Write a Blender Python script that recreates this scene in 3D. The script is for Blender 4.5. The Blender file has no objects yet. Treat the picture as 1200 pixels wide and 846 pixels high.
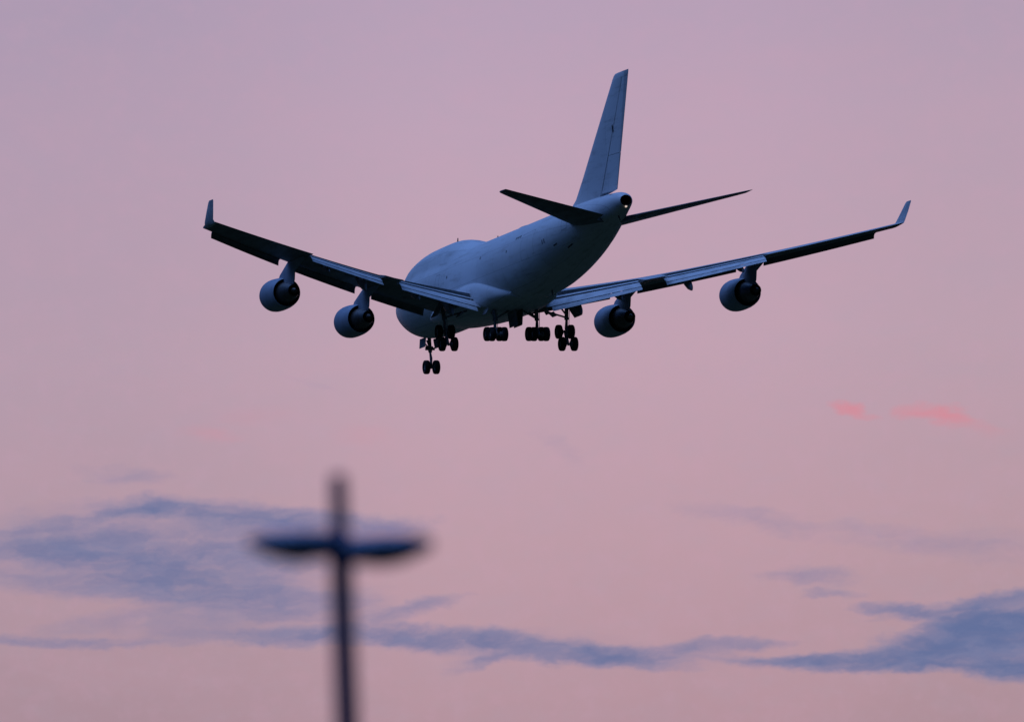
import bpy, math, random
from math import sin, cos, tan, pi, radians, sqrt, atan2, degrees
from mathutils import Matrix, Vector

random.seed(7)
scene = bpy.context.scene
col = scene.collection

# ----------------------------------------------------------------- camera
CAM_Z = 1.7
ELEV = 9.25            # the long lens points this far above the horizon (degrees)
ROLL = 2.2             # held slightly tilted
DIST = 1401.0          # metres to the aircraft
FPX = 18686.0          # focal length in pixels of the 1200 px wide photograph
PXDEG = degrees(1.0 / FPX)

CF = Matrix.Rotation(radians(ELEV), 4, 'X') @ Matrix.Rotation(radians(ROLL), 4, 'Y')
CF = Matrix.Translation((0, 0, CAM_Z)) @ CF
cam_data = bpy.data.cameras.new('camera')
cam = bpy.data.objects.new('camera', cam_data)
col.objects.link(cam)
cam.matrix_world = CF @ Matrix.Rotation(radians(90), 4, 'X')
cam_data.sensor_width = 36.0
cam_data.lens = 36.0 * FPX / 1200.0
cam_data.clip_start = 0.5
cam_data.clip_end = 60000.0
cam_data.dof.use_dof = True
cam_data.dof.focus_distance = DIST
cam_data.dof.aperture_fstop = 3.05
scene.camera = cam

# ----------------------------------------------------------------- colour management
vs = scene.view_settings
vs.view_transform = 'Standard'
vs.look = 'None'
vs.exposure = 0.0
vs.gamma = 1.0
vs.use_curve_mapping = False
scene.cycles.use_denoising = True
scene.cycles.max_bounces = 6

# ----------------------------------------------------------------- world: dusk sky
SUN_AZ, SUN_EL = radians(235), radians(-4.0)      # already below the horizon, behind the camera to the left

world = bpy.data.worlds.new('World')
scene.world = world
world.use_nodes = True
NT = world.node_tree
NT.nodes.clear()


def lin(r, g, b):
    f = lambda c: (c / 255 / 12.92) if c / 255 <= 0.04045 else ((c / 255 + 0.055) / 1.055) ** 2.4
    return (f(r), f(g), f(b), 1.0)


class G:
    """small helper for node graphs"""
    def __init__(self, nt):
        self.nt = nt

    def n(self, t, **kw):
        nd = self.nt.nodes.new(t)
        for k, v in kw.items():
            setattr(nd, k, v)
        return nd

    def put(self, sock, v):
        if v is None:
            return
        if isinstance(v, bpy.types.NodeSocket):
            self.nt.links.new(v, sock)
        else:
            sock.default_value = v

    def m(self, op, a, b=None, c=None, clamp=False):
        nd = self.n('ShaderNodeMath', operation=op, use_clamp=clamp)
        for i, v in enumerate((a, b, c)):
            self.put(nd.inputs[i], v)
        return nd.outputs[0]

    def vm(self, op, a, b=None, out=0):
        nd = self.n('ShaderNodeVectorMath', operation=op)
        self.put(nd.inputs[0], a)
        if b is not None:
            self.put(nd.inputs[1], b)
        return nd.outputs[out]

    def step(self, v, lo, hi, a=0.0, b=1.0, smooth=True):
        nd = self.n('ShaderNodeMapRange', interpolation_type='SMOOTHSTEP' if smooth else 'LINEAR')
        self.put(nd.inputs['Value'], v)
        nd.inputs['From Min'].default_value = lo
        nd.inputs['From Max'].default_value = hi
        nd.inputs['To Min'].default_value = a
        nd.inputs['To Max'].default_value = b
        return nd.outputs['Result']

    def mix(self, f, a, b, blend='MIX'):
        nd = self.n('ShaderNodeMix', data_type='RGBA', blend_type=blend)
        self.put(nd.inputs['Factor'], f)
        self.put(nd.inputs['A'], a) if False else None
        sa = [s for s in nd.inputs if s.name == 'A' and s.type == 'RGBA'][0]
        sb = [s for s in nd.inputs if s.name == 'B' and s.type == 'RGBA'][0]
        self.put(sa, a)
        self.put(sb, b)
        return [s for s in nd.outputs if s.type == 'RGBA'][0]

    def noise(self, v, scale, detail=4.0, rough=0.55, dist=0.0, out='Fac'):
        nd = self.n('ShaderNodeTexNoise', noise_dimensions='3D')
        self.put(nd.inputs['Vector'], v)
        nd.inputs['Scale'].default_value = scale
        nd.inputs['Detail'].default_value = detail
        nd.inputs['Roughness'].default_value = rough
        nd.inputs['Distortion'].default_value = dist
        return nd.outputs[out]

    def ramp(self, f, stops, interp='EASE'):
        nd = self.n('ShaderNodeValToRGB')
        nd.color_ramp.interpolation = interp
        el = nd.color_ramp.elements
        while len(el) < len(stops):
            el.new(0.5)
        for e, (p, c) in zip(el, stops):
            e.position = p
            e.color = c
        self.put(nd.inputs[0], f)
        return nd.outputs[0]


w = G(NT)
tc = w.n('ShaderNodeTexCoord')
sep = w.n('ShaderNodeSeparateXYZ')
NT.links.new(tc.outputs['Generated'], sep.inputs[0])
az = w.m('MULTIPLY', w.m('ARCTAN2', sep.outputs['X'], sep.outputs['Y']), 180 / pi)      # degrees from north
el = w.m('MULTIPLY', w.m('ARCSINE', sep.outputs['Z']), 180 / pi)                        # degrees above the horizon
cmb = w.n('ShaderNodeCombineXYZ')
NT.links.new(az, cmb.inputs[0])
NT.links.new(el, cmb.inputs[1])
AE = cmb.outputs[0]

# the band of pink after-glow on this side of the sky: colour by height above the horizon
elf = w.m('DIVIDE', el, 20.0, clamp=True)
P = lambda e: e / 20.0
pink = w.ramp(elf, [
    (P(0.0), lin(140, 112, 132)),
    (P(7.9), lin(179, 146, 157)),
    (P(8.6), lin(190, 156, 168)),
    (P(9.3), lin(193, 163, 179)),
    (P(10.1), lin(190, 163, 184)),
    (P(10.7), lin(180, 160, 185)),
    (P(13.0), lin(150, 146, 182)),
    (P(20.0), lin(95, 120, 180)),
], 'LINEAR')
# slightly greyer towards the left, pinker in the middle
lr = w.step(az, -2.2, 2.2)
tint = w.ramp(lr, [(0.0, (0.87, 0.91, 0.925, 1)), (0.45, (1.0, 1.0, 1.0, 1)), (0.75, (1.0, 0.985, 0.985, 1)), (1.0, (0.93, 0.95, 0.94, 1))], 'EASE')
pink = w.mix(1.0, pink, tint, 'MULTIPLY')
# faint mottling of the thin high haze
nz = w.noise(w.vm('MULTIPLY', AE, (1.0, 2.2, 1.0)), 1.6, 3.0, 0.6)
pink = w.mix(w.step(nz, 0.35, 0.7, 0.0, 0.10), pink, lin(205, 160, 176))
nz2 = w.noise(w.vm('MULTIPLY', AE, (1.0, 1.8, 1.0)), 5.0, 3.0, 0.6)
pink = w.mix(w.step(nz2, 0.4, 0.75, 0.0, 0.08), pink, lin(170, 160, 182))
nz3 = w.noise(w.vm('MULTIPLY', AE, (1.0, 1.3, 1.0)), 15.0, 3.0, 0.65)
pink = w.mix(w.step(nz3, 0.45, 0.7, 0.0, 0.06), pink, lin(172, 164, 176))
nz4 = w.noise(w.vm('ADD', AE, (7.0, 3.0, 5.0)), 11.0, 3.0, 0.65)
pink = w.mix(w.step(nz4, 0.45, 0.7, 0.0, 0.09), pink, lin(203, 160, 184))

# ---- clouds on the sky: streaks given by azimuth, height, size and slant in degrees
def sky(px, py):
    du, dv = (px - 600) * PXDEG, (423 - py) * PXDEG
    r = radians(ROLL)
    e = ELEV - du * sin(r) + dv * cos(r)
    return (du * cos(r) + dv * sin(r)) / cos(radians(ELEV)), e


def streaks(vec, items):
    tot = None
    for (px, py, rx, ry, slant, amp) in items:
        a, e = sky(px, py)
        mp = w.n('ShaderNodeMapping', vector_type='TEXTURE')
        w.put(mp.inputs['Vector'], vec)
        mp.inputs['Location'].default_value = (a, e, 0)
        mp.inputs['Rotation'].default_value = (0, 0, radians(-slant - ROLL))
        mp.inputs['Scale'].default_value = (rx * PXDEG * 1.25, ry * PXDEG * 1.45, 1)
        ln = w.vm('LENGTH', mp.outputs[0], out=1)
        v = w.step(ln, 0.0, 1.0, amp, 0.0)
        tot = v if tot is None else w.m('ADD', tot, v)
    return tot


wn = w.noise(w.vm('MULTIPLY', AE, (1.0, 2.4, 1.0)), 3.2, 5.0, 0.6, out='Color')
warp = w.vm('MULTIPLY', w.vm('SUBTRACT', wn, (0.5, 0.5, 0.5)), (0.32, 0.11, 0.0))
AEw = w.vm('ADD', AE, warp)
wn2 = w.noise(w.vm('MULTIPLY', AE, (1.0, 2.0, 1.0)), 14.0, 4.0, 0.6, out='Color')
AEw = w.vm('ADD', AEw, w.vm('MULTIPLY', w.vm('SUBTRACT', wn2, (0.5, 0.5, 0.5)), (0.09, 0.03, 0.0)))
fib = w.noise(w.vm('MULTIPLY', AEw, (1.0, 5.0, 1.0)), 3.0, 6.0, 0.62)
fine = w.noise(w.vm('MULTIPLY', AEw, (1.0, 2.6, 1.0)), 11.0, 5.0, 0.6)

BLUE = [   # px, py, half length, half height, slant (down to the right +), weight
    # broad bank on the left
    (225, 600, 140, 18, 3, 0.96), (180, 594, 70, 12, 0, 0.38), (95, 612, 130, 10, -9, 0.45), (340, 612, 120, 20, 3, 0.64),
    (50, 642, 150, 20, -3, 0.64), (140, 660, 120, 24, 8, 0.64), (290, 652, 150, 18, 5, 0.44),
    (120, 690, 150, 16, 5, 0.46), (250, 690, 180, 20, 2, 0.44), (340, 708, 140, 20, 5, 0.36),
    (190, 726, 170, 16, -5, 0.44), (60, 753, 150, 8, 2, 0.70), (350, 743, 100, 12, -3, 0.96), (250, 745, 130, 13, -4, 0.44),
    (450, 612, 90, 14, 4, 0.45), (150, 650, 230, 52, 3, 0.68), (280, 640, 140, 40, 2, 0.28), (290, 695, 190, 42, 3, 0.33),
    # long streak in the middle
    (480, 712, 70, 11, -14, 0.62), (455, 741, 100, 12, 1, 0.8), (545, 749, 120, 13, 3, 0.8), (650, 762, 150, 13, 4, 0.85),
    (750, 766, 110, 12, 2, 0.75), (600, 772, 90, 7, -3, 0.42), (760, 777, 80, 9, 5, 0.55), (850, 754, 100, 8, -3, 0.75), (560, 777, 60, 7, -14, 0.35),
    (905, 773, 60, 6, 2, 0.5), (640, 757, 300, 22, 3, 0.22),
    # heavy bank on the right
    (1150, 722, 140, 20, -6, 1.35), (1165, 742, 120, 26, -4, 1.0), (1180, 705, 110, 13, -4, 1.08), (1200, 745, 110, 30, -4, 1.49), (1090, 752, 120, 17, -12, 1.22), (1050, 712, 60, 8, 3, 0.94),
    (1000, 778, 150, 10, 2, 1.35), (1130, 778, 160, 13, 3, 1.49), (1230, 786, 120, 18, 3, 1.35), (1120, 762, 90, 14, -4, 1.08), (930, 773, 60, 6, 2, 0.68),
    # small faint ones
    (945, 675, 75, 12, 4, 0.46), (980, 694, 45, 5, 0, 0.5), (870, 605, 100, 18, 8, 0.26), (1010, 625, 130, 20, 6, 0.2),
    (1150, 640, 130, 24, 4, 0.24), (650, 520, 60, 16, 30, 0.13), (150, 558, 70, 12, 3, 0.3), (360, 450, 60, 12, 20, 0.09),
]
ms = streaks(AEw, BLUE)
tex = w.m('ADD', w.m('MULTIPLY', fib, 0.65), w.m('MULTIPLY', fine, 0.35))
hole = streaks(AEw, [(1192, 711, 42, 12, 2, 1.0), (1050, 730, 70, 8, -12, 0.5), (1130, 738, 60, 5, -8, 0.3)])
ms = w.m('SUBTRACT', ms, w.m('MULTIPLY', hole, 1.0))
ms = w.m('MAXIMUM', w.m('SUBTRACT', w.m('MULTIPLY', ms, w.step(tex, 0.32, 0.66, 0.40, 1.55, smooth=False)), 0.05), 0.0)
cloud = w.m('SUBTRACT', 1.0, w.m('EXPONENT', w.m('MULTIPLY', ms, -1.25)))
cl2 = w.noise(w.vm('MULTIPLY', AEw, (1.0, 4.0, 1.0)), 4.5, 5.0, 0.6)
cloud_col = w.ramp(cloud, [(0.0, lin(128, 130, 168)), (0.5, lin(115, 123, 163)), (1.0, lin(97, 112, 155))], 'LINEAR')
cloud_col = w.mix(w.step(cl2, 0.4, 0.68, 0.0, 0.45), cloud_col, lin(130, 133, 168))
front = w.mix(cloud, pink, cloud_col)
# two scraps of high cloud still touched by the sunset, and a trace at the left
sal = streaks(AEw, [(998, 482, 26, 8, 14, 0.85), (1018, 489, 18, 5, 14, 0.25), (1068, 485, 22, 8, 0, 0.4), (1102, 488, 34, 10, 16, 0.75), (1145, 500, 40, 8, 14, 0.2),
                    (250, 512, 40, 12, 10, 0.11), (300, 490, 50, 14, 0, 0.07), (430, 512, 50, 14, 0, 0.06)])
sal = w.m('MULTIPLY', sal, w.step(tex, 0.32, 0.66, 0.45, 1.4, smooth=False))
front = w.mix(w.m('SUBTRACT', 1.0, w.m('EXPONENT', w.m('MULTIPLY', sal, -1.25))), front, lin(222, 132, 146))

# the rest of the dome: blue dusk, brightest to the left behind the camera
nish = w.n('ShaderNodeTexSky', sky_type='NISHITA')
nish.sun_disc = False
nish.sun_elevation = SUN_EL
nish.sun_rotation = SUN_AZ
nish.air_density = 1.0
nish.dust_density = 0.6
nish.ozone_density = 4.0
dirn = w.vm('NORMALIZE', tc.outputs['Generated'])
glow = w.vm('DOT_PRODUCT', dirn, Vector((-0.42, -0.06, 0.90)).normalized(), out=1)
dome = w.ramp(w.m('MULTIPLY', w.step(glow, 0.12, 1.0, smooth=False), w.step(el, 2.0, 55.0)), [
    (0.0, (0.002, 0.004, 0.011, 1)), (0.3, (0.020, 0.075, 0.28, 1)), (0.65, (0.13, 0.31, 0.84, 1)), (1.0, (0.44, 0.74, 1.66, 1))], 'LINEAR')
# pink only in front, within some 35 degrees of this direction and below 25 degrees
fr = w.m('MULTIPLY', w.step(w.m('ABSOLUTE', az), 6.0, 24.0, 1.0, 0.0), w.step(el, 11.5, 19.0, 1.0, 0.0))
full = w.mix(fr, dome, front)
below = w.step(el, -2.0, 0.0, 0.0, 1.0)
full = w.mix(below, (0.006, 0.008, 0.013, 1), full)
bg1 = w.n('ShaderNodeBackground')
NT.links.new(full, bg1.inputs['Color'])
bg1.inputs['Strength'].default_value = 1.0
bg2 = w.n('ShaderNodeBackground')
nb = w.mix(fr, nish.outputs[0], (0, 0, 0, 1))
NT.links.new(nb, bg2.inputs['Color'])
bg2.inputs['Strength'].default_value = 0.015
add = w.n('ShaderNodeAddShader')
NT.links.new(bg1.outputs[0], add.inputs[0])
NT.links.new(bg2.outputs[0], add.inputs[1])
wo = w.n('ShaderNodeOutputWorld')
NT.links.new(add.outputs[0], wo.inputs['Surface'])

# the sun has just set: its lamp shines from below the horizon and the ground keeps it off
sun_data = bpy.data.lights.new('sun', 'SUN')
sun_data.energy = 0.02
sun_data.angle = radians(12)
sun_data.color = (1.0, 0.86, 0.8)
sun = bpy.data.objects.new('sun', sun_data)
col.objects.link(sun)
sd = Vector((sin(SUN_AZ) * cos(SUN_EL), cos(SUN_AZ) * cos(SUN_EL), sin(SUN_EL)))
sun.rotation_euler = (-sd).to_track_quat('-Z', 'Y').to_euler()
sun.location = (0, 0, 60)

# ----------------------------------------------------------------- materials
def material(name, base, rough=0.5, metal=0.0, vary=0.0, scale=1.0, stretch=(1, 1, 1), base2=None, spec=0.5, coat=0.0, detail=4.0):
    m = bpy.data.materials.new(name)
    m.use_nodes = True
    g = G(m.node_tree)
    b = m.node_tree.nodes['Principled BSDF']
    b.inputs['Roughness'].default_value = rough
    b.inputs['Metallic'].default_value = metal
    b.inputs['Specular IOR Level'].default_value = spec
    b.inputs['Coat Weight'].default_value = coat
    b.inputs['Coat Roughness'].default_value = 0.2
    t = g.n('ShaderNodeTexCoord')
    v = g.vm('MULTIPLY', t.outputs['Object'], stretch)
    f = g.noise(v, scale, detail, 0.6)
    c1 = (*base, 1)
    c2 = (*(base2 if base2 else [x * (1 - vary) for x in base]), 1)
    c = g.mix(g.step(f, 0.35, 0.72), c1, c2)
    m.node_tree.links.new(c, b.inputs['Base Color'])
    r = g.step(f, 0.3, 0.7, max(rough - 0.06, 0.02), min(rough + 0.08, 1.0), smooth=False)
    m.node_tree.links.new(r, b.inputs['Roughness'])
    return m


def paint_material():
    """white aircraft paint: skin panels a shade apart, seams, streaks of grime along the airflow"""
    m = bpy.data.materials.new('white_paint')
    m.use_nodes = True
    g = G(m.node_tree)
    b = m.node_tree.nodes['Principled BSDF']
    b.inputs['Specular IOR Level'].default_value = 0.35
    t = g.n('ShaderNodeTexCoord')
    o = t.outputs['Object']
    br = g.n('ShaderNodeTexBrick')
    sp = g.n('ShaderNodeSeparateXYZ')
    m.node_tree.links.new(o, sp.inputs[0])
    ang = g.m('ARCTAN2', sp.outputs['X'], sp.outputs['Z'])
    cb = g.n('ShaderNodeCombineXYZ')
    m.node_tree.links.new(sp.outputs['Y'], cb.inputs[0])
    m.node_tree.links.new(g.m('MULTIPLY', ang, 3.2), cb.inputs[1])
    m.node_tree.links.new(cb.outputs[0], br.inputs['Vector'])
    br.inputs['Color1'].default_value = (0.74, 0.75, 0.77, 1)
    br.inputs['Color2'].default_value = (0.68, 0.69, 0.71, 1)
    br.inputs['Mortar'].default_value = (0.50, 0.51, 0.53, 1)
    br.inputs['Scale'].default_value = 1.0
    br.inputs['Mortar Size'].default_value = 0.025
    br.inputs['Brick Width'].default_value = 5.1
    br.inputs['Row Height'].default_value = 2.0
    st = g.noise(g.vm('MULTIPLY', o, (1.6, 0.18, 1.6)), 1.3, 5.0, 0.65)
    c = g.mix(g.step(st, 0.48, 0.76, 0.0, 0.6), br.outputs['Color'], (0.36, 0.35, 0.34, 1))
    bl = g.noise(o, 0.9, 4.0, 0.6)
    c = g.mix(g.step(bl, 0.45, 0.75, 0.0, 0.25), c, (0.55, 0.55, 0.56, 1))
    m.node_tree.links.new(c, b.inputs['Base Color'])
    m.node_tree.links.new(g.step(bl, 0.3, 0.7, 0.38, 0.55, smooth=False), b.inputs['Roughness'])
    return m


PAINT = paint_material()
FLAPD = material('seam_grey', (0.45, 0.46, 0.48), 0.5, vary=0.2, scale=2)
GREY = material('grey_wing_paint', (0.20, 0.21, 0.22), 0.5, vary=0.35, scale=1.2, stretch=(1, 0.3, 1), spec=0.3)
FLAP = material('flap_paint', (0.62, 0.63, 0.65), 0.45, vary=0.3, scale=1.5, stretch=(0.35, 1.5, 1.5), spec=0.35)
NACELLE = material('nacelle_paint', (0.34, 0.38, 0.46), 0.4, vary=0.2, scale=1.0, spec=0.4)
METAL = material('bare_metal', (0.5, 0.5, 0.52), 0.35, metal=0.9, vary=0.3, scale=3)
DARK = material('dark_steel', (0.045, 0.045, 0.05), 0.5, metal=0.4, vary=0.4, scale=3)
HOT = material('exhaust_metal', (0.16, 0.14, 0.13), 0.42, metal=0.7, vary=0.5, scale=2.0)
RUBBER = material('tyre_rubber', (0.02, 0.02, 0.021), 0.8, vary=0.3, scale=6, spec=0.2)
LEG = material('gear_leg_paint', (0.25, 0.25, 0.26), 0.45, vary=0.4, scale=4)
SOOT = material('exhaust_soot', (0.012, 0.012, 0.012), 0.9, vary=0.3, scale=5, spec=0.1)
SEAM = material('seam_dark', (0.05, 0.05, 0.055), 0.7, vary=0.3, scale=4)
POST = material('lamp_post_paint', (0.05, 0.07, 0.17), 0.45, metal=0.3, vary=0.3, scale=5)
HEAD = material('lamp_head_paint', (0.24, 0.29, 0.42), 0.4, metal=0.3, vary=0.25, scale=8)
LENS = material('lamp_lens', (0.10, 0.10, 0.10), 0.25, vary=0.2, scale=10)
GRASS = material('grass_ground', (0.030, 0.040, 0.018), 0.95, base2=(0.045, 0.042, 0.022), scale=0.05, detail=8, spec=0.1)

tl = bpy.data.materials.new('tail_lamp_glow')
tl.use_nodes = True
_b = tl.node_tree.nodes['Principled BSDF']
_b.inputs['Base Color'].default_value = (0.9, 0.85, 0.8, 1)
_b.inputs['Emission Color'].default_value = (1.0, 0.78, 0.62, 1)
_b.inputs['Emission Strength'].default_value = 0.7

# ----------------------------------------------------------------- mesh helpers
class MB:
    """collects vertices and faces for one mesh object"""
    def __init__(self):
        self.v, self.f, self.mi = [], [], []

    def face(self, idx, mi=0):
        self.f.append(tuple(idx))
        self.mi.append(mi)

    def loft(self, rings, cap0=True, cap1=True, closed=True, mi=0):
        n = len(rings[0])
        base = len(self.v)
        for r in rings:
            self.v.extend([tuple(p) for p in r])
        for i in range(len(rings) - 1):
            for j in range(n if closed else n - 1):
                k = (j + 1) % n
                self.face((base + i * n + j, base + i * n + k, base + (i + 1) * n + k, base + (i + 1) * n + j), mi)
        if cap0:
            self.face([base + j for j in range(n)][::-1], mi)
        if cap1:
            self.face([base + (len(rings) - 1) * n + j for j in range(n)], mi)
        return self

    def tube(self, a, b, ra, rb=None, n=12, mi=0):
        a, b = Vector(a), Vector(b)
        rb = ra if rb is None else rb
        d = (b - a).normalized()
        u = d.orthogonal().normalized()
        v = d.cross(u)
        R = lambda c, r: [c + u * (r * cos(2 * pi * k / n)) + v * (r * sin(2 * pi * k / n)) for k in range(n)]
        return self.loft([R(a, ra), R(b, rb)], mi=mi)

    def path(self, pts, n=10, mi=0):
        """tube through (point, radius) pairs, all rings facing the overall direction"""
        P_ = [Vector(p) for p, r in pts]
        d = (P_[-1] - P_[0]).normalized()
        u = d.orthogonal().normalized()
        v = d.cross(u)
        return self.loft([[c + u * (r * cos(2 * pi * k / n)) + v * (r * sin(2 * pi * k / n)) for k in range(n)] for c, (p, r) in zip(P_, pts)], mi=mi)

    def box(self, c, ex, ey, ez, mi=0):
        c, ex, ey, ez = map(Vector, (c, ex, ey, ez))
        q = [c + ex * i + ey * j for i, j in ((-1, -1), (1, -1), (1, 1), (-1, 1))]
        return self.loft([[p - ez for p in q], [p + ez for p in q]], mi=mi)

    def build(self, name, mats, parent=None, angle=35):
        me = bpy.data.meshes.new(name)
        me.from_pydata(self.v, [], self.f)
        if not isinstance(mats, (list, tuple)):
            mats = [mats]
        for m in mats:
            me.materials.append(m)
        for p, i in zip(me.polygons, self.mi):
            p.material_index = i
            p.use_smooth = True
        import bmesh
        bm = bmesh.new()
        bm.from_mesh(me)
        bmesh.ops.remove_doubles(bm, verts=bm.verts, dist=1e-5)
        bmesh.ops.recalc_face_normals(bm, faces=bm.faces)
        bm.to_mesh(me)
        bm.free()
        me.set_sharp_from_angle(angle=radians(angle))
        o = bpy.data.objects.new(name, me)
        col.objects.link(o)
        if parent is not None:
            o.parent = parent
        return o


def thing(name, label, cat, matrix, group=None):
    o = bpy.data.objects.new(name, None)
    o.empty_display_size = 2.0
    col.objects.link(o)
    o.matrix_world = matrix
    o['label'] = label
    o['category'] = cat
    if group:
        o['group'] = group
    return o


def V(s, y, z):
    """aircraft station: metres aft of the nose, metres to starboard, metres up"""
    return Vector((y, 34.0 - s, z))


def interp(tab, s):
    if s <= tab[0][0]:
        return tab[0][1:]
    for a, b in zip(tab, tab[1:]):
        if s <= b[0]:
            t = (s - a[0]) / (b[0] - a[0])
            return [x + (y - x) * t for x, y in zip(a[1:], b[1:])]
    return tab[-1][1:]


def curve(tab, s):
    """Catmull-Rom through a table"""
    xs = [t[0] for t in tab]
    if s <= xs[0]:
        return list(tab[0][1:])
    if s >= xs[-1]:
        return list(tab[-1][1:])
    i = max(k for k in range(len(xs) - 1) if xs[k] <= s)
    p1, p2 = tab[i], tab[i + 1]
    p0 = tab[i - 1] if i > 0 else p1
    p3 = tab[i + 2] if i + 2 < len(tab) else p2
    h = p2[0] - p1[0]
    t = (s - p1[0]) / h
    out = []
    for c in range(1, len(p1)):
        m1 = (p2[c] - p0[c]) / max(p2[0] - p0[0], 1e-6) * h
        m2 = (p3[c] - p1[c]) / max(p3[0] - p1[0], 1e-6) * h
        out.append((2 * t**3 - 3 * t**2 + 1) * p1[c] + (t**3 - 2 * t**2 + t) * m1 + (-2 * t**3 + 3 * t**2) * p2[c] + (t**3 - t**2) * m2)
    return out


# ----------------------------------------------------------------- ground
gmb = MB()
N = 24
S = 30000.0
xs = [-S + 2 * S * i / N for i in range(N + 1)]
for yy in xs:
    for xx in xs:
        gmb.v.append((xx, yy, 0.0))
for j in range(N):
    for i in range(N):
        a = j * (N + 1) + i
        gmb.face((a, a + 1, a + N + 2, a + N + 1))
ground = gmb.build('ground', GRASS)
ground['kind'] = 'structure'

# ----------------------------------------------------------------- the airliner
ROT = Matrix.Rotation(0.28993, 4, 'Z') @ Matrix.Rotation(-0.10906, 4, 'X') @ Matrix.Rotation(-0.0016, 4, 'Y')
M_AIR = CF @ Matrix.Translation((-0.0406, DIST, 8.206)) @ ROT
plane = thing('airliner', 'large white four engined jet airliner flying away with landing gear and flaps down', 'airplane', M_AIR)

ZC = -0.35
# station, half width, top of main lobe, bottom
BODY = [
    (0.0, 0.05, -0.38, -0.46), (0.25, 0.42, 0.02, -0.80), (0.9, 0.88, 0.44, -1.16), (2.0, 1.34, 0.92, -1.64), (3.5, 1.78, 1.4, -2.24),
    (5.5, 2.24, 1.95, -2.90), (8.0, 2.74, 2.45, -3.38), (10.5, 3.08, 2.75, -3.58), (13.0, 3.25, 2.88, -3.64), (16.0, 3.25, 2.9, -3.64), (20.0, 3.25, 2.9, -3.62), (30.0, 3.25, 2.9, -3.62),
    (40.0, 3.25, 2.9, -3.60), (45.0, 3.25, 2.9, -3.48), (49.0, 3.20, 2.9, -3.02), (53.0, 3.0, 2.9, -2.32), (57.0, 2.6, 2.9, -1.50), (60.5, 2.12, 2.88, -0.72),
    (63.5, 1.62, 2.84, 0.02), (66.0, 1.18, 2.76, 0.60), (67.4, 0.92, 2.66, 0.92), (68.3, 0.72, 2.48, 1.16), (68.75, 0.52, 2.28, 1.34),
]
HUMP = [(1.5, -0.5), (3.0, 0.7), (4.5, 1.75), (6.0, 2.6), (8.0, 3.3), (10.0, 3.7), (12.5, 3.95), (15.0, 4.02), (18.0, 4.05), (20.5, 4.0), (23.0, 3.72), (25.5, 3.25), (28.0, 2.7), (30.0, 2.2)]


def body_point(s, th):
    """th: 0 at starboard, 90 degrees at the top"""
    hw, zt, zb = curve(BODY, s)
    zc = (zt + zb) / 2 if s < 13 or s > 42 else (zt + zb) / 2
    hh = (zt - zb) / 2
    cy, sz = hw * cos(th), hh * sin(th)
    if s < 30:
        top = curve(HUMP, s)[0]
        ru = min(2.45, hw * 0.86)
        zu = top - ru - zc
        r1 = 1.0 / sqrt((cos(th) / hw) ** 2 + (sin(th) / hh) ** 2)
        disc = ru * ru - (zu * cos(th)) ** 2
        r2 = zu * sin(th) + sqrt(disc) if disc > 0 and zu > 0 else 0.0
        k = 0.10
        mx = max(r1, r2)
        r = mx + k * math.log(math.exp((r1 - mx) / k) + math.exp((r2 - mx) / k)) - k * (0.69 if abs(r1 - r2) < 1e-9 else 0) if (r2 > 0 and abs(r1 - r2) < 8 * k and th > 0 and sin(th) > 0.05) else mx
        cy, sz = r * cos(th), r * sin(th)
    return V(s, cy, zc + sz)


NB = 72
st = [0.0, 0.1, 0.25, 0.5, 0.9, 1.4, 2.0, 2.7, 3.5, 4.2, 5.0] + [5.5 + 0.75 * i for i in range(66)] + [55.5 + 0.7 * i for i in range(18)] + [68.0, 68.3, 68.55, 68.75]
mb = MB()
mb.loft([[body_point(s, 2 * pi * k / NB) for k in range(NB)] for s in st], cap1=False)
fuselage = mb.build('fuselage', PAINT, plane, angle=60)

# wing to body fairing, bulging round the wing root and keel
FAIR = [(17.0, 2.6, -1.9, -3.4), (19.0, 3.0, -1.3, -3.72), (22.0, 3.3, -0.9, -3.92), (27.0, 3.45, -0.6, -4.0), (31.0, 3.48, -0.5, -4.0), (34.0, 3.40, -0.75, -3.95),
        (36.5, 3.15, -1.3, -3.85), (38.5, 2.75, -1.9, -3.72), (40.5, 2.1, -2.5, -3.5)]
mb = MB()
rings = []
for i in range(41):
    s = 17.0 + 23.5 * i / 40
    hw, zt, zb = curve(FAIR, s)
    ex = interp([(17, 1.05), (21, 0.95), (26, 0.68), (33, 0.68), (40, 0.9)], s)[0]
    zc, hh = (zt + zb) / 2, (zt - zb) / 2
    rings.append([V(s, hw * math.copysign(abs(cos(a)) ** ex, cos(a)), zc + hh * math.copysign(abs(sin(a)) ** ex, sin(a))) for a in [2 * pi * k / 48 for k in range(48)]])
mb.loft(rings)
mb.build('wing_body_fairing', PAINT, plane, angle=50)

# tail exhaust outlet and light
mb = MB()
zc = 1.83
rg = lambda s, ry, rz, dz=0: [V(s, ry * cos(2 * pi * k / 24), zc + dz + rz * sin(2 * pi * k / 24)) for k in range(24)]
mb.loft([rg(68.74, 0.47, 0.43), rg(68.80, 0.45, 0.41), rg(68.80, 0.42, 0.39), rg(67.4, 0.30, 0.28)], cap0=False)
mb.build('exhaust_outlet', SOOT, fuselage)
mb = MB()
mb.loft([[V(68.78 + d, 0.09 * f * cos(2 * pi * k / 12) , 1.26 + 0.08 * f * sin(2 * pi * k / 12)) for k in range(12)] for d, f in ((-0.1, 1), (0.03, 0.9), (0.08, 0.5))])
mb.build('tail_light', tl, fuselage)
# drain mast under the tail and aerials
mb = MB()
mb.path([(V(66.4, 0.0, 0.75), 0.06), (V(66.9, 0.0, 0.30), 0.045)], 8)
mb.build('drain_mast', DARK, fuselage)


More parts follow.
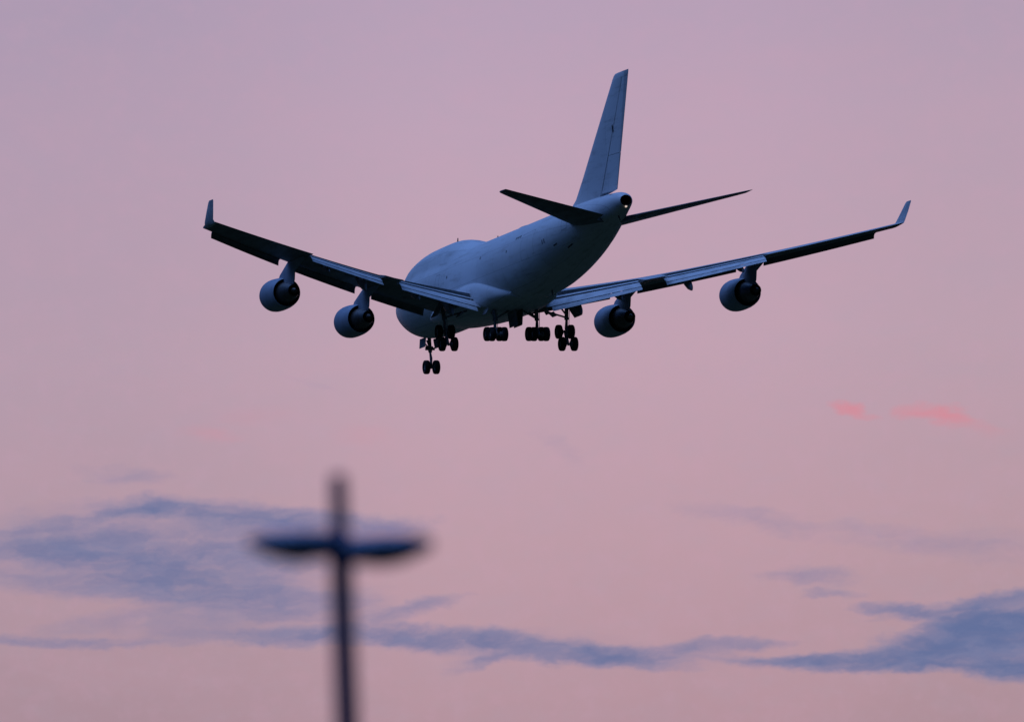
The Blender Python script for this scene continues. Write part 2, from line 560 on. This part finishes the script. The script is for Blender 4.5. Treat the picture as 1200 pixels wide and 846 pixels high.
def blade(s, th, h, c, name='blade_antenna', mat=DARK):
    p = body_point(s, th)
    q = body_point(s, th + 0.02)
    nrm = (p - V(s, 0, ZC)).normalized()
    m_ = MB()
    ax = Vector((0, 1, 0))
    t_ = nrm.cross(ax).normalized()
    r0 = [p - nrm * 0.05 + ax * a * c + t_ * b for a, b in ((0.5, 0), (0.1, 0.05), (-0.5, 0.01), (-0.5, -0.01), (0.1, -0.05))]
    r1 = [p + nrm * h + ax * (a * c * 0.55 - 0.25 * c) + t_ * b * 0.5 for a, b in ((0.5, 0), (0.1, 0.05), (-0.5, 0.01), (-0.5, -0.01), (0.1, -0.05))]
    m_.loft([r0, r1])
    return m_.build(name, mat, fuselage)


blade(17.6, pi / 2, 0.45, 0.5)
blade(30.0, pi / 2, 0.35, 0.5)
blade(46.0, -pi / 2, 0.4, 0.5)
blade(24.0, -pi / 2 + 0.15, 0.3, 0.4)
# low satellite aerial hump on the crown
mb = MB()
rings = []
for i in range(13):
    t = i / 12
    s = 36.6 + 4.6 * t
    k = sin(pi * t) ** 0.5 if 0 < t < 1 else 0.02
    rings.append([V(s, 0.55 * k * cos(a), 2.80 + (0.26 * k + 0.0) * sin(a) + 0.06) for a in [2 * pi * j / 16 for j in range(16)]])
mb.loft(rings)
mb.build('antenna_fairing', FLAP, fuselage)


def patch(name, s0, s1, t0, t1, mat, lift=0.012, n=6):
    """a plate lying on the fuselage skin between two stations and two angles (degrees)"""
    m_ = MB()
    out, inn = [], []
    for i in range(n + 1):
        for j in range(n + 1):
            s = s0 + (s1 - s0) * i / n
            th = radians(t0 + (t1 - t0) * j / n)
            p = body_point(s, th)
            c = V(s, 0, (curve(BODY, s)[1] + curve(BODY, s)[2]) / 2)
            d = (p - c).normalized()
            out.append(p + d * lift)
            inn.append(p - d * 0.03)
    m_.v = [tuple(p) for p in out + inn]
    K = (n + 1) * (n + 1)
    for i in range(n):
        for j in range(n):
            a = i * (n + 1) + j
            m_.face((a, a + 1, a + n + 2, a + n + 1))
            m_.face((K + a, K + a + n + 1, K + a + n + 2, K + a + 1))
    for i in range(n):
        for a, b in ((i * (n + 1), (i + 1) * (n + 1)), (i * (n + 1) + n, (i + 1) * (n + 1) + n), (i, i + 1), (n * (n + 1) + i, n * (n + 1) + i + 1)):
            m_.face((a, b, K + b, K + a))
    return m_.build(name, mat, fuselage)


# vents, drain ports and placards on the port side (angles measured from starboard over the top)
patch('outflow_vent', 55.2, 56.0, 205, 207.5, SEAM)
patch('outflow_vent', 57.0, 58.1, 226, 229, SEAM)
for k in range(2):
    patch('static_port', 53.2 + 0.45 * k, 53.35 + 0.45 * k, 183, 191, SEAM)
for k in range(3):
    patch('placard', 45.2 + 0.62 * k, 45.6 + 0.62 * k, 150, 154, GREY)
patch('service_vent', 66.2, 66.6, 118, 128, SEAM)
for k, (s, t) in enumerate([(24.5, 168), (34.6, 158), (43.0, 166)]):
    patch('placard', s, s + 0.3, t, t + 4, GREY)


def door(s0, s1, t0, t1):
    """door seam: four thin strips on the skin"""
    m_ = None
    objs = []
    wd, wt = 0.05, degrees(0.05 / 3.25)
    P0 = MB()
    for (a, b, c, d) in ((s0, s0 + wd, t0, t1), (s1 - wd, s1, t0, t1), (s0 + wd, s1 - wd, t0, t0 + wt), (s0 + wd, s1 - wd, t1 - wt, t1)):
        n = 8
        base = len(P0.v)
        rings_ = []
        for j in range(n + 1):
            ring = []
            for (ss, lf) in ((a, 0.008), (b, 0.008), (b, -0.02), (a, -0.02)):
                th = radians(c + (d - c) * j / n)
                p = body_point(ss, th)
                cc = V(ss, 0, ZC)
                ring.append(p + (p - cc).normalized() * lf)
            rings_.append(ring)
        P0.loft(rings_)
    return P0.build('door_seam', FLAPD, fuselage)


door(47.5, 51.0, 152, 196)      # side cargo door
door(57.6, 58.8, 160, 188)
door(21.0, 22.2, 160, 190)

# --------------------------------------------------------------- wings
def wing_z(y):
    a = (abs(y) - 3.25) / 27.75
    return -2.25 + (abs(y) - 3.25) * tan(radians(6.0)) + 1.4 * max(0.0, a) ** 2


def wing_le(y):
    return 18.1 + abs(y) * tan(radians(41.3))


def wing_te(y):
    a = abs(y)
    return 36.0 + (a - 3.25) * 0.26 if a < 12 else 38.275 + (a - 12) * 0.59


def wing_tw(y):
    return radians(2.2 - 2.8 * (abs(y) - 3) / 28)


def foil(x, tcr):
    return 5 * tcr * (0.2969 * sqrt(x) - 0.1260 * x - 0.3516 * x * x + 0.2843 * x**3 - 0.1015 * x**4)


def wing_ring(y, frac, n=12):
    le, c, z0, tw = wing_le(y), wing_te(y) - wing_le(y), wing_z(y), wing_tw(y)
    a = abs(y)
    tcr = 0.112 - 0.032 * min(1.0, (a - 2) / 12) if a < 14 else 0.08
    pts = []
    xsn = [0.5 * (1 - cos(pi * k / n)) * frac for k in range(n + 1)]
    for x in reversed(xsn):
        pts.append((x, foil(x, tcr) + 0.012 * sin(pi * x)))
    for x in xsn[1:]:
        pts.append((x, -foil(x, tcr) * 0.8 + 0.012 * sin(pi * x)))
    out = []
    for x, t in pts:
        dx, dz = x * c, t * c
        out.append(V(le + dx * cos(tw) + dz * sin(tw), y, z0 - dx * sin(tw) + dz * cos(tw)))
    return out


def wing_at(y, x, up=0.0):
    le, c, z0, tw = wing_le(y), wing_te(y) - wing_le(y), wing_z(y), wing_tw(y)
    return V(le + x * c * cos(tw) + up * sin(tw), y, z0 - x * c * sin(tw) + up * cos(tw))


FL_IN, FL_OUT = (3.45, 11.0), (12.95, 20.7)
ENG_Y = (12.0, 21.1)


def make_wing(sg):
    ys = [(1.5, 0.76), (3.7, 0.76)]
    spans = [(3.7, 11.05, 0.76), (11.05, 12.9, 0.985), (12.9, 20.75, 0.76), (20.75, 31.25, 0.985)]
    ring_list = [(1.5, 0.76)]
    for a, b, f in spans:
        n = max(2, int((b - a) / 1.2))
        for i in range(n + 1):
            ring_list.append((a + (b - a) * i / n + (0.004 if i == 0 else 0), f))
    m_ = MB()
    rings_ = [wing_ring(sg * y, f) for y, f in ring_list]
    # rounded, upswept end that carries the winglet
    m_.loft(rings_)
    nr = len(rings_[0])
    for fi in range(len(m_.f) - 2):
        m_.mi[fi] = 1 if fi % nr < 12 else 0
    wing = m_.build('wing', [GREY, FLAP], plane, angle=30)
    wing['label'] = 'starboard wing' if sg > 0 else 'port wing'

    # winglet: swept blade, canted outwards
    m_ = MB()
    secs = []
    for t, yy, zz, le, ch, tk in ((0.0, 31.1, 0.0, 45.9, 3.6, 0.13), (0.08, 31.28, 0.06, 46.25, 3.3, 0.12), (0.22, 31.42, 0.32, 46.75, 2.75, 0.10),
                                  (0.6, 31.55, 1.05, 47.85, 2.25, 0.06), (0.93, 31.66, 1.78, 48.95, 1.65, 0.04), (1.0, 31.68, 1.92, 49.3, 1.3, 0.025)):
        z0 = wing_z(31.2) + zz
        nx = cos(radians(12 + 70 * min(1, t / 0.22))) if False else None
        ring = []
        vert = min(1.0, t / 0.22)
        for x, s2 in ((0, 0), (0.15, 1), (0.5, 1.1), (0.8, 0.5), (1.0, 0.05), (1.0, -0.05), (0.8, -0.5), (0.5, -1.1), (0.15, -1)):
            off = s2 * tk
            # thickness direction turns from up to inboard
            ring.append(V(le + x * ch, sg * (yy - off * vert), z0 + off * (1 - vert * 0.85) - x * ch * 0.012))
        secs.append(ring)
    m_.loft(secs)
    m_.build('winglet', FLAP, wing)

    # trailing edge flaps: three slotted elements each, run out and down
    def element(y0, y1, start, parts, name):
        for pname, ch, dfl, gap_s, gap_z, inb in parts:
            rings2 = []
            nst = 6
            for i in range(nst + 1):
                y = y0 - inb + (y1 - y0 + inb) * i / nst
                k = (wing_te(y) - wing_le(y)) / start['c']
                p = start['pos'](y, k)
                p = p + Vector((0, -gap_s * k, -gap_z * k))
                d = radians(dfl) + wing_tw(y)
                prof = [(0, 0), (0.04, 0.045), (0.2, 0.085), (0.55, 0.07), (1.0, 0.006), (1.0, -0.006), (0.55, -0.012), (0.2, -0.035), (0.04, -0.03)]
                ring = []
                for x, t in prof:
                    X, T = x * ch * k, t * ch * k
                    ring.append(V(34 - p.y + X * cos(d) + T * sin(d), sg * y, p.z - X * sin(d) + T * cos(d)))
                rings2.append(ring)
            mm = MB().loft(rings2)
            o = mm.build(pname, FLAP, wing, angle=40)
            prev, c_, d_, gs, gz = start['pos'], ch, dfl, gap_s, gap_z

            def nxt(y, k, prev=prev, c_=c_, d_=d_, gs=gs, gz=gz):
                q = prev(y, k) + Vector((0, -gs * k, -gz * k))
                d = radians(d_) + wing_tw(y)
                return q + Vector((0, -c_ * k * cos(d), -c_ * k * sin(d)))
            start = {'c': start['c'], 'pos': nxt}

    cin = wing_te(7) - wing_le(7)
    element(FL_IN[0], FL_IN[1], {'c': cin, 'pos': lambda y, k: wing_at(y, 0.775, 0.22)},
            [('fore_flap', 0.45, 14, 0.10, 0.10, 0.65), ('main_flap', 1.15, 24, -0.08, 0.15, 0.45), ('aft_flap', 0.64, 35, -0.12, 0.03, 0.0)], 'inboard')
    cout = wing_te(17) - wing_le(17)
    element(FL_OUT[0], FL_OUT[1], {'c': cout, 'pos': lambda y, k: wing_at(y, 0.775, 0.12)},
            [('fore_flap', 0.30, 14, 0.06, 0.06, 0), ('main_flap', 0.82, 22, -0.06, 0.10, 0), ('aft_flap', 0.44, 33, -0.09, 0.02, 0)], 'outboard')

    # leading edge flaps: curved panels hanging forward of and below the leading edge
    for y0, y1 in ((4.6, 11.0), (13.0, 20.2), (22.2, 30.2)):
        rings2 = []
        nst = 6
        for i in range(nst + 1):
            y = y0 + (y1 - y0) * i / nst
            h = 1.0 - 0.012 * (y - 4)
            prof = [(0.30, -0.10), (0.02, 0.02), (-0.28, -0.12), (-0.50, -0.42), (-0.60, -0.80), (-0.52, -0.84), (-0.40, -0.48), (-0.18, -0.24), (0.05, -0.16), (0.30, -0.22)]
            p = wing_at(sg * y, 0.0)
            rings2.append([V(34 - p.y + a * h * 0.9, sg * y, p.z + b * h * 0.95) for a, b in prof])
        MB().loft(rings2).build('leading_edge_flap', GREY, wing, angle=40)

    # flap track fairings
    for y, ln, wd, dp, x0 in ((5.9, 3.8, 0.27, 1.55, 0.62), (9.3, 3.4, 0.26, 0.95, 0.62), (14.9, 3.0, 0.24, 1.25, 0.58), (18.9, 2.7, 0.22, 0.65, 0.58)):
        p0 = wing_at(sg * y, x0, -0.15)
        rings2 = []
        for t, wf, up, dn in ((0, 0.05, 0.02, 0.05), (0.12, 0.55, 0.1, 0.30), (0.35, 1.0, 0.15, 0.72), (0.6, 1.0, -0.05, 0.98), (0.82, 0.8, -0.35, 1.08), (0.97, 0.45, -0.62, 1.12), (1.0, 0.2, -0.8, 1.08)):
            s0 = 34 - p0.y + t * ln
            ring = []
            for k in range(14):
                a = 2 * pi * k / 14
                zz = (up - dn) / 2 + (up + dn) / 2 * sin(a)
                ring.append(V(s0, sg * y + wd * wf * cos(a), p0.z - 0.25 * t + zz * dp))
            rings2.append(ring)
        MB().loft(rings2).build('flap_track_fairing', GREY, wing, angle=45)
    return wing


wing_r = make_wing(1)
wing_l = make_wing(-1)


# --------------------------------------------------------------- engines
def make_engine(sg, y, z, s_exit):
    s0 = s_exit - 4.25
    Y = sg * y
    toe = sg * radians(-1.5) * 0
    def ring(s, r, dz=0.0, n=40, zs=1.0):
        return [V(s0 + s, Y + r * cos(2 * pi * k / n), z + dz + zs * r * sin(2 * pi * k / n)) for k in range(n)]
    m_ = MB()
    outer = [(0.0, 1.20), (0.03, 1.27), (0.12, 1.335), (0.35, 1.39), (0.8, 1.43), (1.4, 1.44), (2.2, 1.42), (3.0, 1.385), (3.7, 1.315), (4.25, 1.235)]
    inner = [(4.25, 1.205), (3.6, 1.25), (2.6, 1.25), (2.0, 1.20), (1.0, 1.17), (0.3, 1.12), (0.05, 1.15), (0.0, 1.20)]
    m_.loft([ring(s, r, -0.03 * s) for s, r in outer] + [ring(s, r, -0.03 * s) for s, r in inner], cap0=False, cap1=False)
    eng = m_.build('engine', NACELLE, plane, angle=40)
    # core cowl and nozzle
    m_ = MB()
    m_.loft([ring(s, r, -0.03 * s) for s, r in ((2.2, 0.60), (2.6, 0.90), (3.3, 0.98), (4.2, 0.95), (5.2, 0.80), (6.1, 0.62), (6.6, 0.53), (6.6, 0.50), (5.8, 0.48))], cap0=True, cap1=True)
    m_.build('core_nozzle', HOT, eng, angle=40)
    m_ = MB()
    m_.loft([ring(s, r, -0.03 * s, 24) for s, r in ((5.7, 0.34), (6.4, 0.33), (6.9, 0.22), (7.2, 0.10), (7.3, 0.02))])
    m_.build('exhaust_cone', HOT, eng)
    # fan: spinner, disc and blades
    m_ = MB()
    m_.loft([ring(s, r, 0, 24) for s, r in ((0.55, 0.02), (0.75, 0.18), (1.05, 0.34), (1.3, 0.38), (1.6, 0.38))])
    for k in range(30):
        a = 2 * pi * k / 30
        d = Vector((cos(a), 0, sin(a)))
        t = Vector((-sin(a), 0, cos(a)))
        c0 = V(s0 + 1.25, Y, z)
        q = []
        for r, tw, hw in ((0.34, 0.3, 0.16), (0.75, 0.7, 0.2), (1.13, 1.05, 0.2)):
            e = Vector((0, cos(tw), 0)) + t * sin(tw)
            nn = Vector((0, -sin(tw), 0)) + t * cos(tw)
            c = c0 + d * r
            q.append([c + e * hw + nn * .01, c - e * hw + nn * .01, c - e * hw - nn * .01, c + e * hw - nn * .01])
        m_.loft(q)
    m_.build('fan', DARK, eng)
    m_ = MB().loft([ring(1.9, 1.19, -0.05, 40), ring(1.98, 1.19, -0.05, 40)])
    m_.build('duct_wall', DARK, eng)
    # pylon
    m_ = MB()
    le = wing_le(y)
    zw = wing_z(y)
    secs = []
    zt = z + 1.05
    for zz, a, b, hw in ((zt - 0.3, s0 + 2.6, s0 + 6.6, 0.20), (zt, s0 + 1.6, s0 + 6.9, 0.22), (zt + 0.5, s0 + 2.4, s0 + 7.1, 0.23), (zw - 0.15, le - 0.4, le + 5.2, 0.24), (zw + 0.12, le + 0.35, le + 5.0, 0.2)):
        ring_ = []
        for x, t in ((0, 0.0), (0.04, 0.5), (0.15, 0.9), (0.45, 1.0), (0.8, 0.75), (1.0, 0.12), (1.0, -0.12), (0.8, -0.75), (0.45, -1), (0.15, -0.9), (0.04, -0.5)):
            ring_.append(V(a + (b - a) * x, Y + t * hw, zz - (x * 0.35 if zz < zt + 0.1 else x * 0.1)))
        secs.append(ring_)
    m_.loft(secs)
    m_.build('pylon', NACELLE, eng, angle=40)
    return eng


for sg in (-1, 1):
    make_engine(sg, ENG_Y[0], -3.66, 27.45)
    make_engine(sg, ENG_Y[1], -2.27, 35.75)


# --------------------------------------------------------------- tail
def fin_ring(z, le, te, x0, x1, tk, y0=0.0, n=9, horizontal=False, sg=1):
    c = te - le
    up = []
    for k in range(n + 1):
        x = x0 + (x1 - x0) * (0.5 * (1 - cos(pi * k / n)) if x0 == 0 else k / n)
        up.append((x, foil(min(x, 1.0), tk)))
    pts = up[::-1] + [(x, -t) for x, t in (up[1:] if x0 == 0 else up)]
    if horizontal:
        return [V(le + x * c, y0, z + t * c) for x, t in pts]
    return [V(le + x * c, t * c, z) for x, t in pts]


def fin_le(z):
    return 54.7 + (z - 3.4) * (66.3 - 54.7) / 9.2


def fin_te(z):
    return 66.35 + (z - 2.9) * (70.8 - 66.35) / 10.0


m_ = MB()
HX = 0.70
zs = [1.6, 2.9, 3.4, 5, 7, 9, 11, 12.4]
m_.loft([fin_ring(z, fin_le(z) - (1.2 * max(0, 3.6 - z) ** 1.3), fin_te(z), 0, HX if z > 2.0 else HX, 0.10) for z in zs]
        + [fin_ring(12.41, fin_le(12.41), fin_te(12.41), 0, 0.995, 0.10), fin_ring(12.75, fin_le(12.75) + 0.03, fin_te(12.75), 0, 0.995, 0.09), fin_ring(12.9, fin_le(12.9) + 0.15, fin_te(12.9) - 0.05, 0, 0.995, 0.06)])
fin = m_.build('tail_fin', PAINT, plane, angle=40)
for a, b in ((3.05, 6.07), (6.11, 12.385)):
    m_ = MB()
    n = 5
    m_.loft([fin_ring(a + (b - a) * i / n, fin_le(a + (b - a) * i / n), fin_te(a + (b - a) * i / n), HX + 0.017, 0.995, 0.099, n=5) for i in range(n + 1)])
    m_.build('rudder', PAINT, fin, angle=40)
# hinge cover plates where the rudder is carried
for z in (8.3,):
    for sd in (-1, 1):
        le, te = fin_le(z), fin_te(z)
        c = te - le
        x = le + HX * c
        m_ = MB().box(V(x, sd * foil(HX, 0.1) * c, z), Vector((0.05, 0, 0)), Vector((0, 0.10, -0.04)), Vector((0, 0.08, 0.28)))
        m_.build('hinge_cover', SEAM, fin)


def make_stab(sg):
    z_at = lambda y: 0.72 + (abs(y) - 1.2) * (2.6 - 0.72) / 9.85
    le = lambda y: 58.6 + (abs(y) - 1.2) * (67.75 - 58.6) / 9.85
    te = lambda y: 66.9 + (abs(y) - 1.2) * (69.95 - 66.9) / 9.85
    HXs = 0.74
    m_ = MB()
    yl = [0.3, 1.2, 3, 5, 7, 9, 10.4]
    m_.loft([fin_ring(z_at(y), le(y), te(y), 0, HXs, 0.085, y0=sg * y, horizontal=True) for y in yl]
            + [fin_ring(z_at(y), le(y) + dl, te(y), 0, 0.995, tk, y0=sg * y, horizontal=True) for y, dl, tk in ((10.41, 0, 0.085), (10.95, 0.05, 0.08), (11.08, 0.2, 0.05))])
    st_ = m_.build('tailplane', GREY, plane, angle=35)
    st_['label'] = 'starboard tailplane' if sg > 0 else 'port tailplane'
    for a, b in ((1.5, 5.2), (5.25, 10.36)):
        m_ = MB().loft([fin_ring(z_at(y), le(y), te(y), HXs + 0.006, 0.995, 0.083, y0=sg * y, n=5, horizontal=True) for y in [a + (b - a) * i / 4 for i in range(5)]])
        m_.build('elevator', GREY, st_, angle=35)


make_stab(1)
make_stab(-1)


# --------------------------------------------------------------- landing gear
def wheel_mesh(r=0.63, wd=0.245):
    m_ = MB()
    prof = [(-0.35, 0.0), (-0.35, 0.16), (-0.5, 0.2), (-0.55, 0.42), (-0.72, 0.50), (-0.98, 0.66), (-1.0, 0.80), (-0.86, 0.93), (-0.55, 0.99), (0, 1.0),
            (0.55, 0.99), (0.86, 0.93), (1.0, 0.80), (0.98, 0.66), (0.72, 0.50), (0.55, 0.42), (0.5, 0.2), (0.35, 0.16), (0.35, 0.0)]
    n = 32
    rings_ = [[(x * wd, max(rr, 0.004) * r * cos(2 * pi * k / n), max(rr, 0.004) * r * sin(2 * pi * k / n)) for k in range(n)] for x, rr in prof]
    m_.loft(rings_)
    cnt = 0
    for i, f in enumerate(m_.f):
        seg = i // n
        m_.mi[i] = 1 if seg < 3 or seg > len(prof) - 5 else 0
    return m_


_wm = wheel_mesh().build('wheel', [RUBBER, LEG], None, angle=40)
WHEEL_ME = _wm.data
bpy.data.objects.remove(_wm)


def add_wheel(parent, p):
    o = bpy.data.objects.new('wheel', WHEEL_ME)
    col.objects.link(o)
    o.parent = parent
    o.location = p
    return o


def plate(name, p, eu, ev, th, parent, mat=GREY):
    """flat gear door: corner p, edges eu and ev"""
    p, eu, ev = Vector(p), Vector(eu), Vector(ev)
    nn = eu.cross(ev).normalized() * th / 2
    q = [p, p + eu * 0.96, p + eu + ev * 0.06, p + eu + ev * 0.94, p + eu * 0.95 + ev, p + eu * 0.05 + ev]
    return MB().loft([[a - nn for a in q], [a + nn for a in q]]).build(name, mat, parent, angle=30)


def truck_gear(name, s, y, z, tilt, top, drag, side, track=0.56, base=0.735):
    """four wheel bogie; tilt > 0 lowers the rear axle"""
    m_ = MB()
    pv = V(s, y, z)
    t = radians(tilt)
    ax = Vector((0, -cos(t), -sin(t)))              # towards the rear axle
    m_.path([(pv - ax * (base + 0.12), 0.10), (pv - ax * 0.3, 0.14), (pv + ax * 0.3, 0.14), (pv + ax * (base + 0.12), 0.10)], 10)
    for k in (-1, 1):
        c = pv + ax * (base * k)
        m_.tube(c - Vector((track + 0.1, 0, 0)), c + Vector((track + 0.1, 0, 0)), 0.085)
        for e in (-1, 1):
            m_.tube(c + Vector((e * 0.18, 0, 0)), c + Vector((e * (track - 0.18), 0, 0)), 0.24)   # brakes
    top = Vector(top)
    mid = pv.lerp(top, 0.45)
    m_.path([(pv - (top - pv).normalized() * 0.16, 0.13), (pv, 0.16), (pv.lerp(top, 0.12), 0.12), (mid, 0.12)], 12)
    m_.path([(mid, 0.20), (pv.lerp(top, 0.5), 0.20), (pv.lerp(top, 0.52), 0.175), (top, 0.19)], 12)
    # torque links
    b_ = pv.lerp(top, 0.26) + Vector((0, 0.45, 0))
    m_.tube(pv + Vector((0, 0.1, 0.12)), b_, 0.055, 0.04, 8)
    m_.tube(b_, pv.lerp(top, 0.5) + Vector((0, 0.12, 0)), 0.04, 0.055, 8)
    m_.tube(pv.lerp(top, 0.55), drag, 0.075, 0.085, 8)
    m_.tube(pv.lerp(top, 0.5), side, 0.08, 0.085, 8)
    # tilt actuator and hydraulic line
    m_.tube(pv + ax * 0.5 + Vector((0, 0, 0.1)), pv.lerp(top, 0.38), 0.05, 0.05, 8)
    m_.path([(pv.lerp(top, 0.15) + Vector((0.16, -0.1, 0)), 0.025), (pv.lerp(top, 0.7) + Vector((0.24, -0.12, 0)), 0.025)], 6)
    g_ = m_.build(name, LEG, plane, angle=40)
    for k in (-1, 1):
        for e in (-1, 1):
            add_wheel(g_, pv + ax * (base * k) + Vector((e * track, 0, 0)))
    return g_


ZW = -5.98
for sg in (-1, 1):
    g_ = truck_gear('wing_gear', 31.8, sg * 5.5, ZW, 53, V(31.4, sg * 5.75, -2.35), V(29.6, sg * 5.4, -2.6), V(31.6, sg * 3.5, -3.55))
    plate('gear_door', V(30.75, sg * 5.75, -2.75), V(32.85, sg * 5.75, -2.75) - V(30.75, sg * 5.75, -2.75), Vector((sg * 0.86, 0, -1.35)), 0.06, g_)
    plate('gear_door', V(31.2, sg * 4.1, -3.75), Vector((0, -1.5, 0)), Vector((sg * 0.35, 0, -0.35)), 0.05, g_)
    g_ = truck_gear('body_gear', 34.9, sg * 1.92, ZW, 6.5, V(34.7, sg * 1.92, -3.3), V(32.8, sg * 1.7, -3.75), V(34.9, sg * 0.55, -3.85))
    plate('gear_door', V(33.4, sg * 0.32, -3.85), Vector((0, -2.6, 0)), Vector((-sg * 0.12, 0, -1.45)), 0.06, g_)
    plate('gear_door', V(34.3, sg * 2.65, -3.75), Vector((0, -1.2, 0)), Vector((sg * 0.28, 0, -0.5)), 0.05, g_)

# nose gear
m_ = MB()
pv = V(8.1, 0, ZW)
tp = V(7.7, 0, -3.2)
m_.tube(pv - Vector((0.62, 0, 0)), pv + Vector((0.62, 0, 0)), 0.09)
m_.path([(pv - Vector((0, 0, 0.12)), 0.11), (pv, 0.15), (pv.lerp(tp, 0.1), 0.10), (pv.lerp(tp, 0.5), 0.10)], 12)
m_.path([(pv.lerp(tp, 0.48), 0.15), (pv.lerp(tp, 0.55), 0.19), (pv.lerp(tp, 0.7), 0.16), (tp, 0.17)], 12)
m_.tube(pv.lerp(tp, 0.6) - Vector((0.42, 0, 0)), pv.lerp(tp, 0.6) + Vector((0.42, 0, 0)), 0.13, n=10)      # steering jacks
m_.tube(pv.lerp(tp, 0.66) - Vector((0.34, -0.2, 0)), pv.lerp(tp, 0.66) + Vector((0.34, 0.2, 0)), 0.10, n=10)
m_.tube(pv.lerp(tp, 0.6), V(6.2, 0.22, -3.4), 0.06, 0.07, 8)
m_.tube(pv.lerp(tp, 0.6), V(6.2, -0.22, -3.4), 0.06, 0.07, 8)
m_.tube(pv + Vector((0, -0.12, 0.1)), pv.lerp(tp, 0.28) + Vector((0, -0.42, 0)), 0.05, 0.04, 8)
m_.tube(pv.lerp(tp, 0.28) + Vector((0, -0.42, 0)), pv.lerp(tp, 0.5) + Vector((0, -0.1, 0)), 0.04, 0.05, 8)
ng = m_.build('nose_gear', LEG, plane, angle=40)
for e in (-1, 1):
    add_wheel(ng, pv + Vector((e * 0.455, 0, 0)))
    plate('gear_door', V(6.9, e * 0.62, -3.35), Vector((0, -1.9, 0)), Vector((e * 0.1, 0, -0.85)), 0.05, ng)

# ----------------------------------------------------------------- lamp post
LD = 100.0                      # metres away


def at(px, py, d):
    return CF @ Vector(((px - 600) / FPX * d, d, (423 - py) / FPX * d))


hub = at(399, 638, LD)
H = hub.z
lamp = thing('lamp_post', 'dark tall lamp post with twin flat lamp heads and a short mast on top', 'lamp post',
             Matrix.Translation((hub.x + 0.0, hub.y, 0.0)))
m_ = MB()
pp = [((0, 0, 0.0), 0.13), ((0, 0, 1.2), 0.128), ((0, 0, 1.25), 0.105), ((0, 0, H * 0.5), 0.095), ((0, 0, H - 0.3), 0.074), ((0, 0, H + 0.02), 0.072)]
m_.path(pp, 20)
post = m_.build('post', POST, lamp, angle=40)
m_ = MB()
m_.box((0, 0, 0.02), (0.25, 0, 0), (0, 0.25, 0), (0, 0, 0.02))
for k in range(4):
    a = pi / 4 + k * pi / 2
    m_.tube((0.26 * cos(a), 0.26 * sin(a), 0.03), (0.26 * cos(a), 0.26 * sin(a), 0.10), 0.018, n=8)
m_.build('base_plate', POST, post)
m_ = MB()
m_.path([((0, 0, H + 0.02), 0.056), ((0, 0, H + 0.38), 0.053), ((0, 0, H + 0.44), 0.05), ((0, 0, H + 0.445), 0.01)], 16)
m_.build('mast', POST, post)
m_ = MB()
m_.path([((0, 0, H - 0.12), 0.068), ((0, 0, H - 0.09), 0.082), ((0, 0, H + 0.05), 0.082), ((0, 0, H + 0.07), 0.056)], 16)
m_.build('collar', POST, post)
for sg, z_off, tilt, ln in ((-1, 0.01, 2.5, 0.55), (1, -0.03, 1.0, 0.55)):
    m_ = MB()
    secs = []
    for t, wd, up, dn in ((0.0, 0.08, 0.085, 0.10), (0.12, 0.12, 0.085, 0.105), (0.28, 0.17, 0.085, 0.11), (0.45, 0.20, 0.085, 0.105), (0.65, 0.19, 0.078, 0.09), (0.85, 0.15, 0.06, 0.06), (0.96, 0.10, 0.04, 0.035), (1.0, 0.05, 0.02, 0.015)):
        x = 0.03 + t * ln
        z0 = H + z_off + x * tan(radians(tilt))
        secs.append([(sg * x, wd * cos(a), z0 + (up if sin(a) > 0 else dn) * sin(a)) for a in [2 * pi * k / 16 for k in range(16)]])
    m_.loft(secs)
    hd = m_.build('lamp_head', HEAD, lamp, angle=45)
    m_ = MB()
    secs = []
    for t, wd, dz in ((0.30, 0.08, -0.106), (0.45, 0.12, -0.104), (0.65, 0.11, -0.088), (0.80, 0.06, -0.066)):
        x = 0.03 + t * ln
        z0 = H + z_off + x * tan(radians(tilt)) + dz
        secs.append([(sg * x, wd * cos(a), z0 + 0.012 * sin(a)) for a in [2 * pi * k / 12 for k in range(12)]])
    m_.loft(secs)
    m_.build('lamp_lens', LENS, hd)
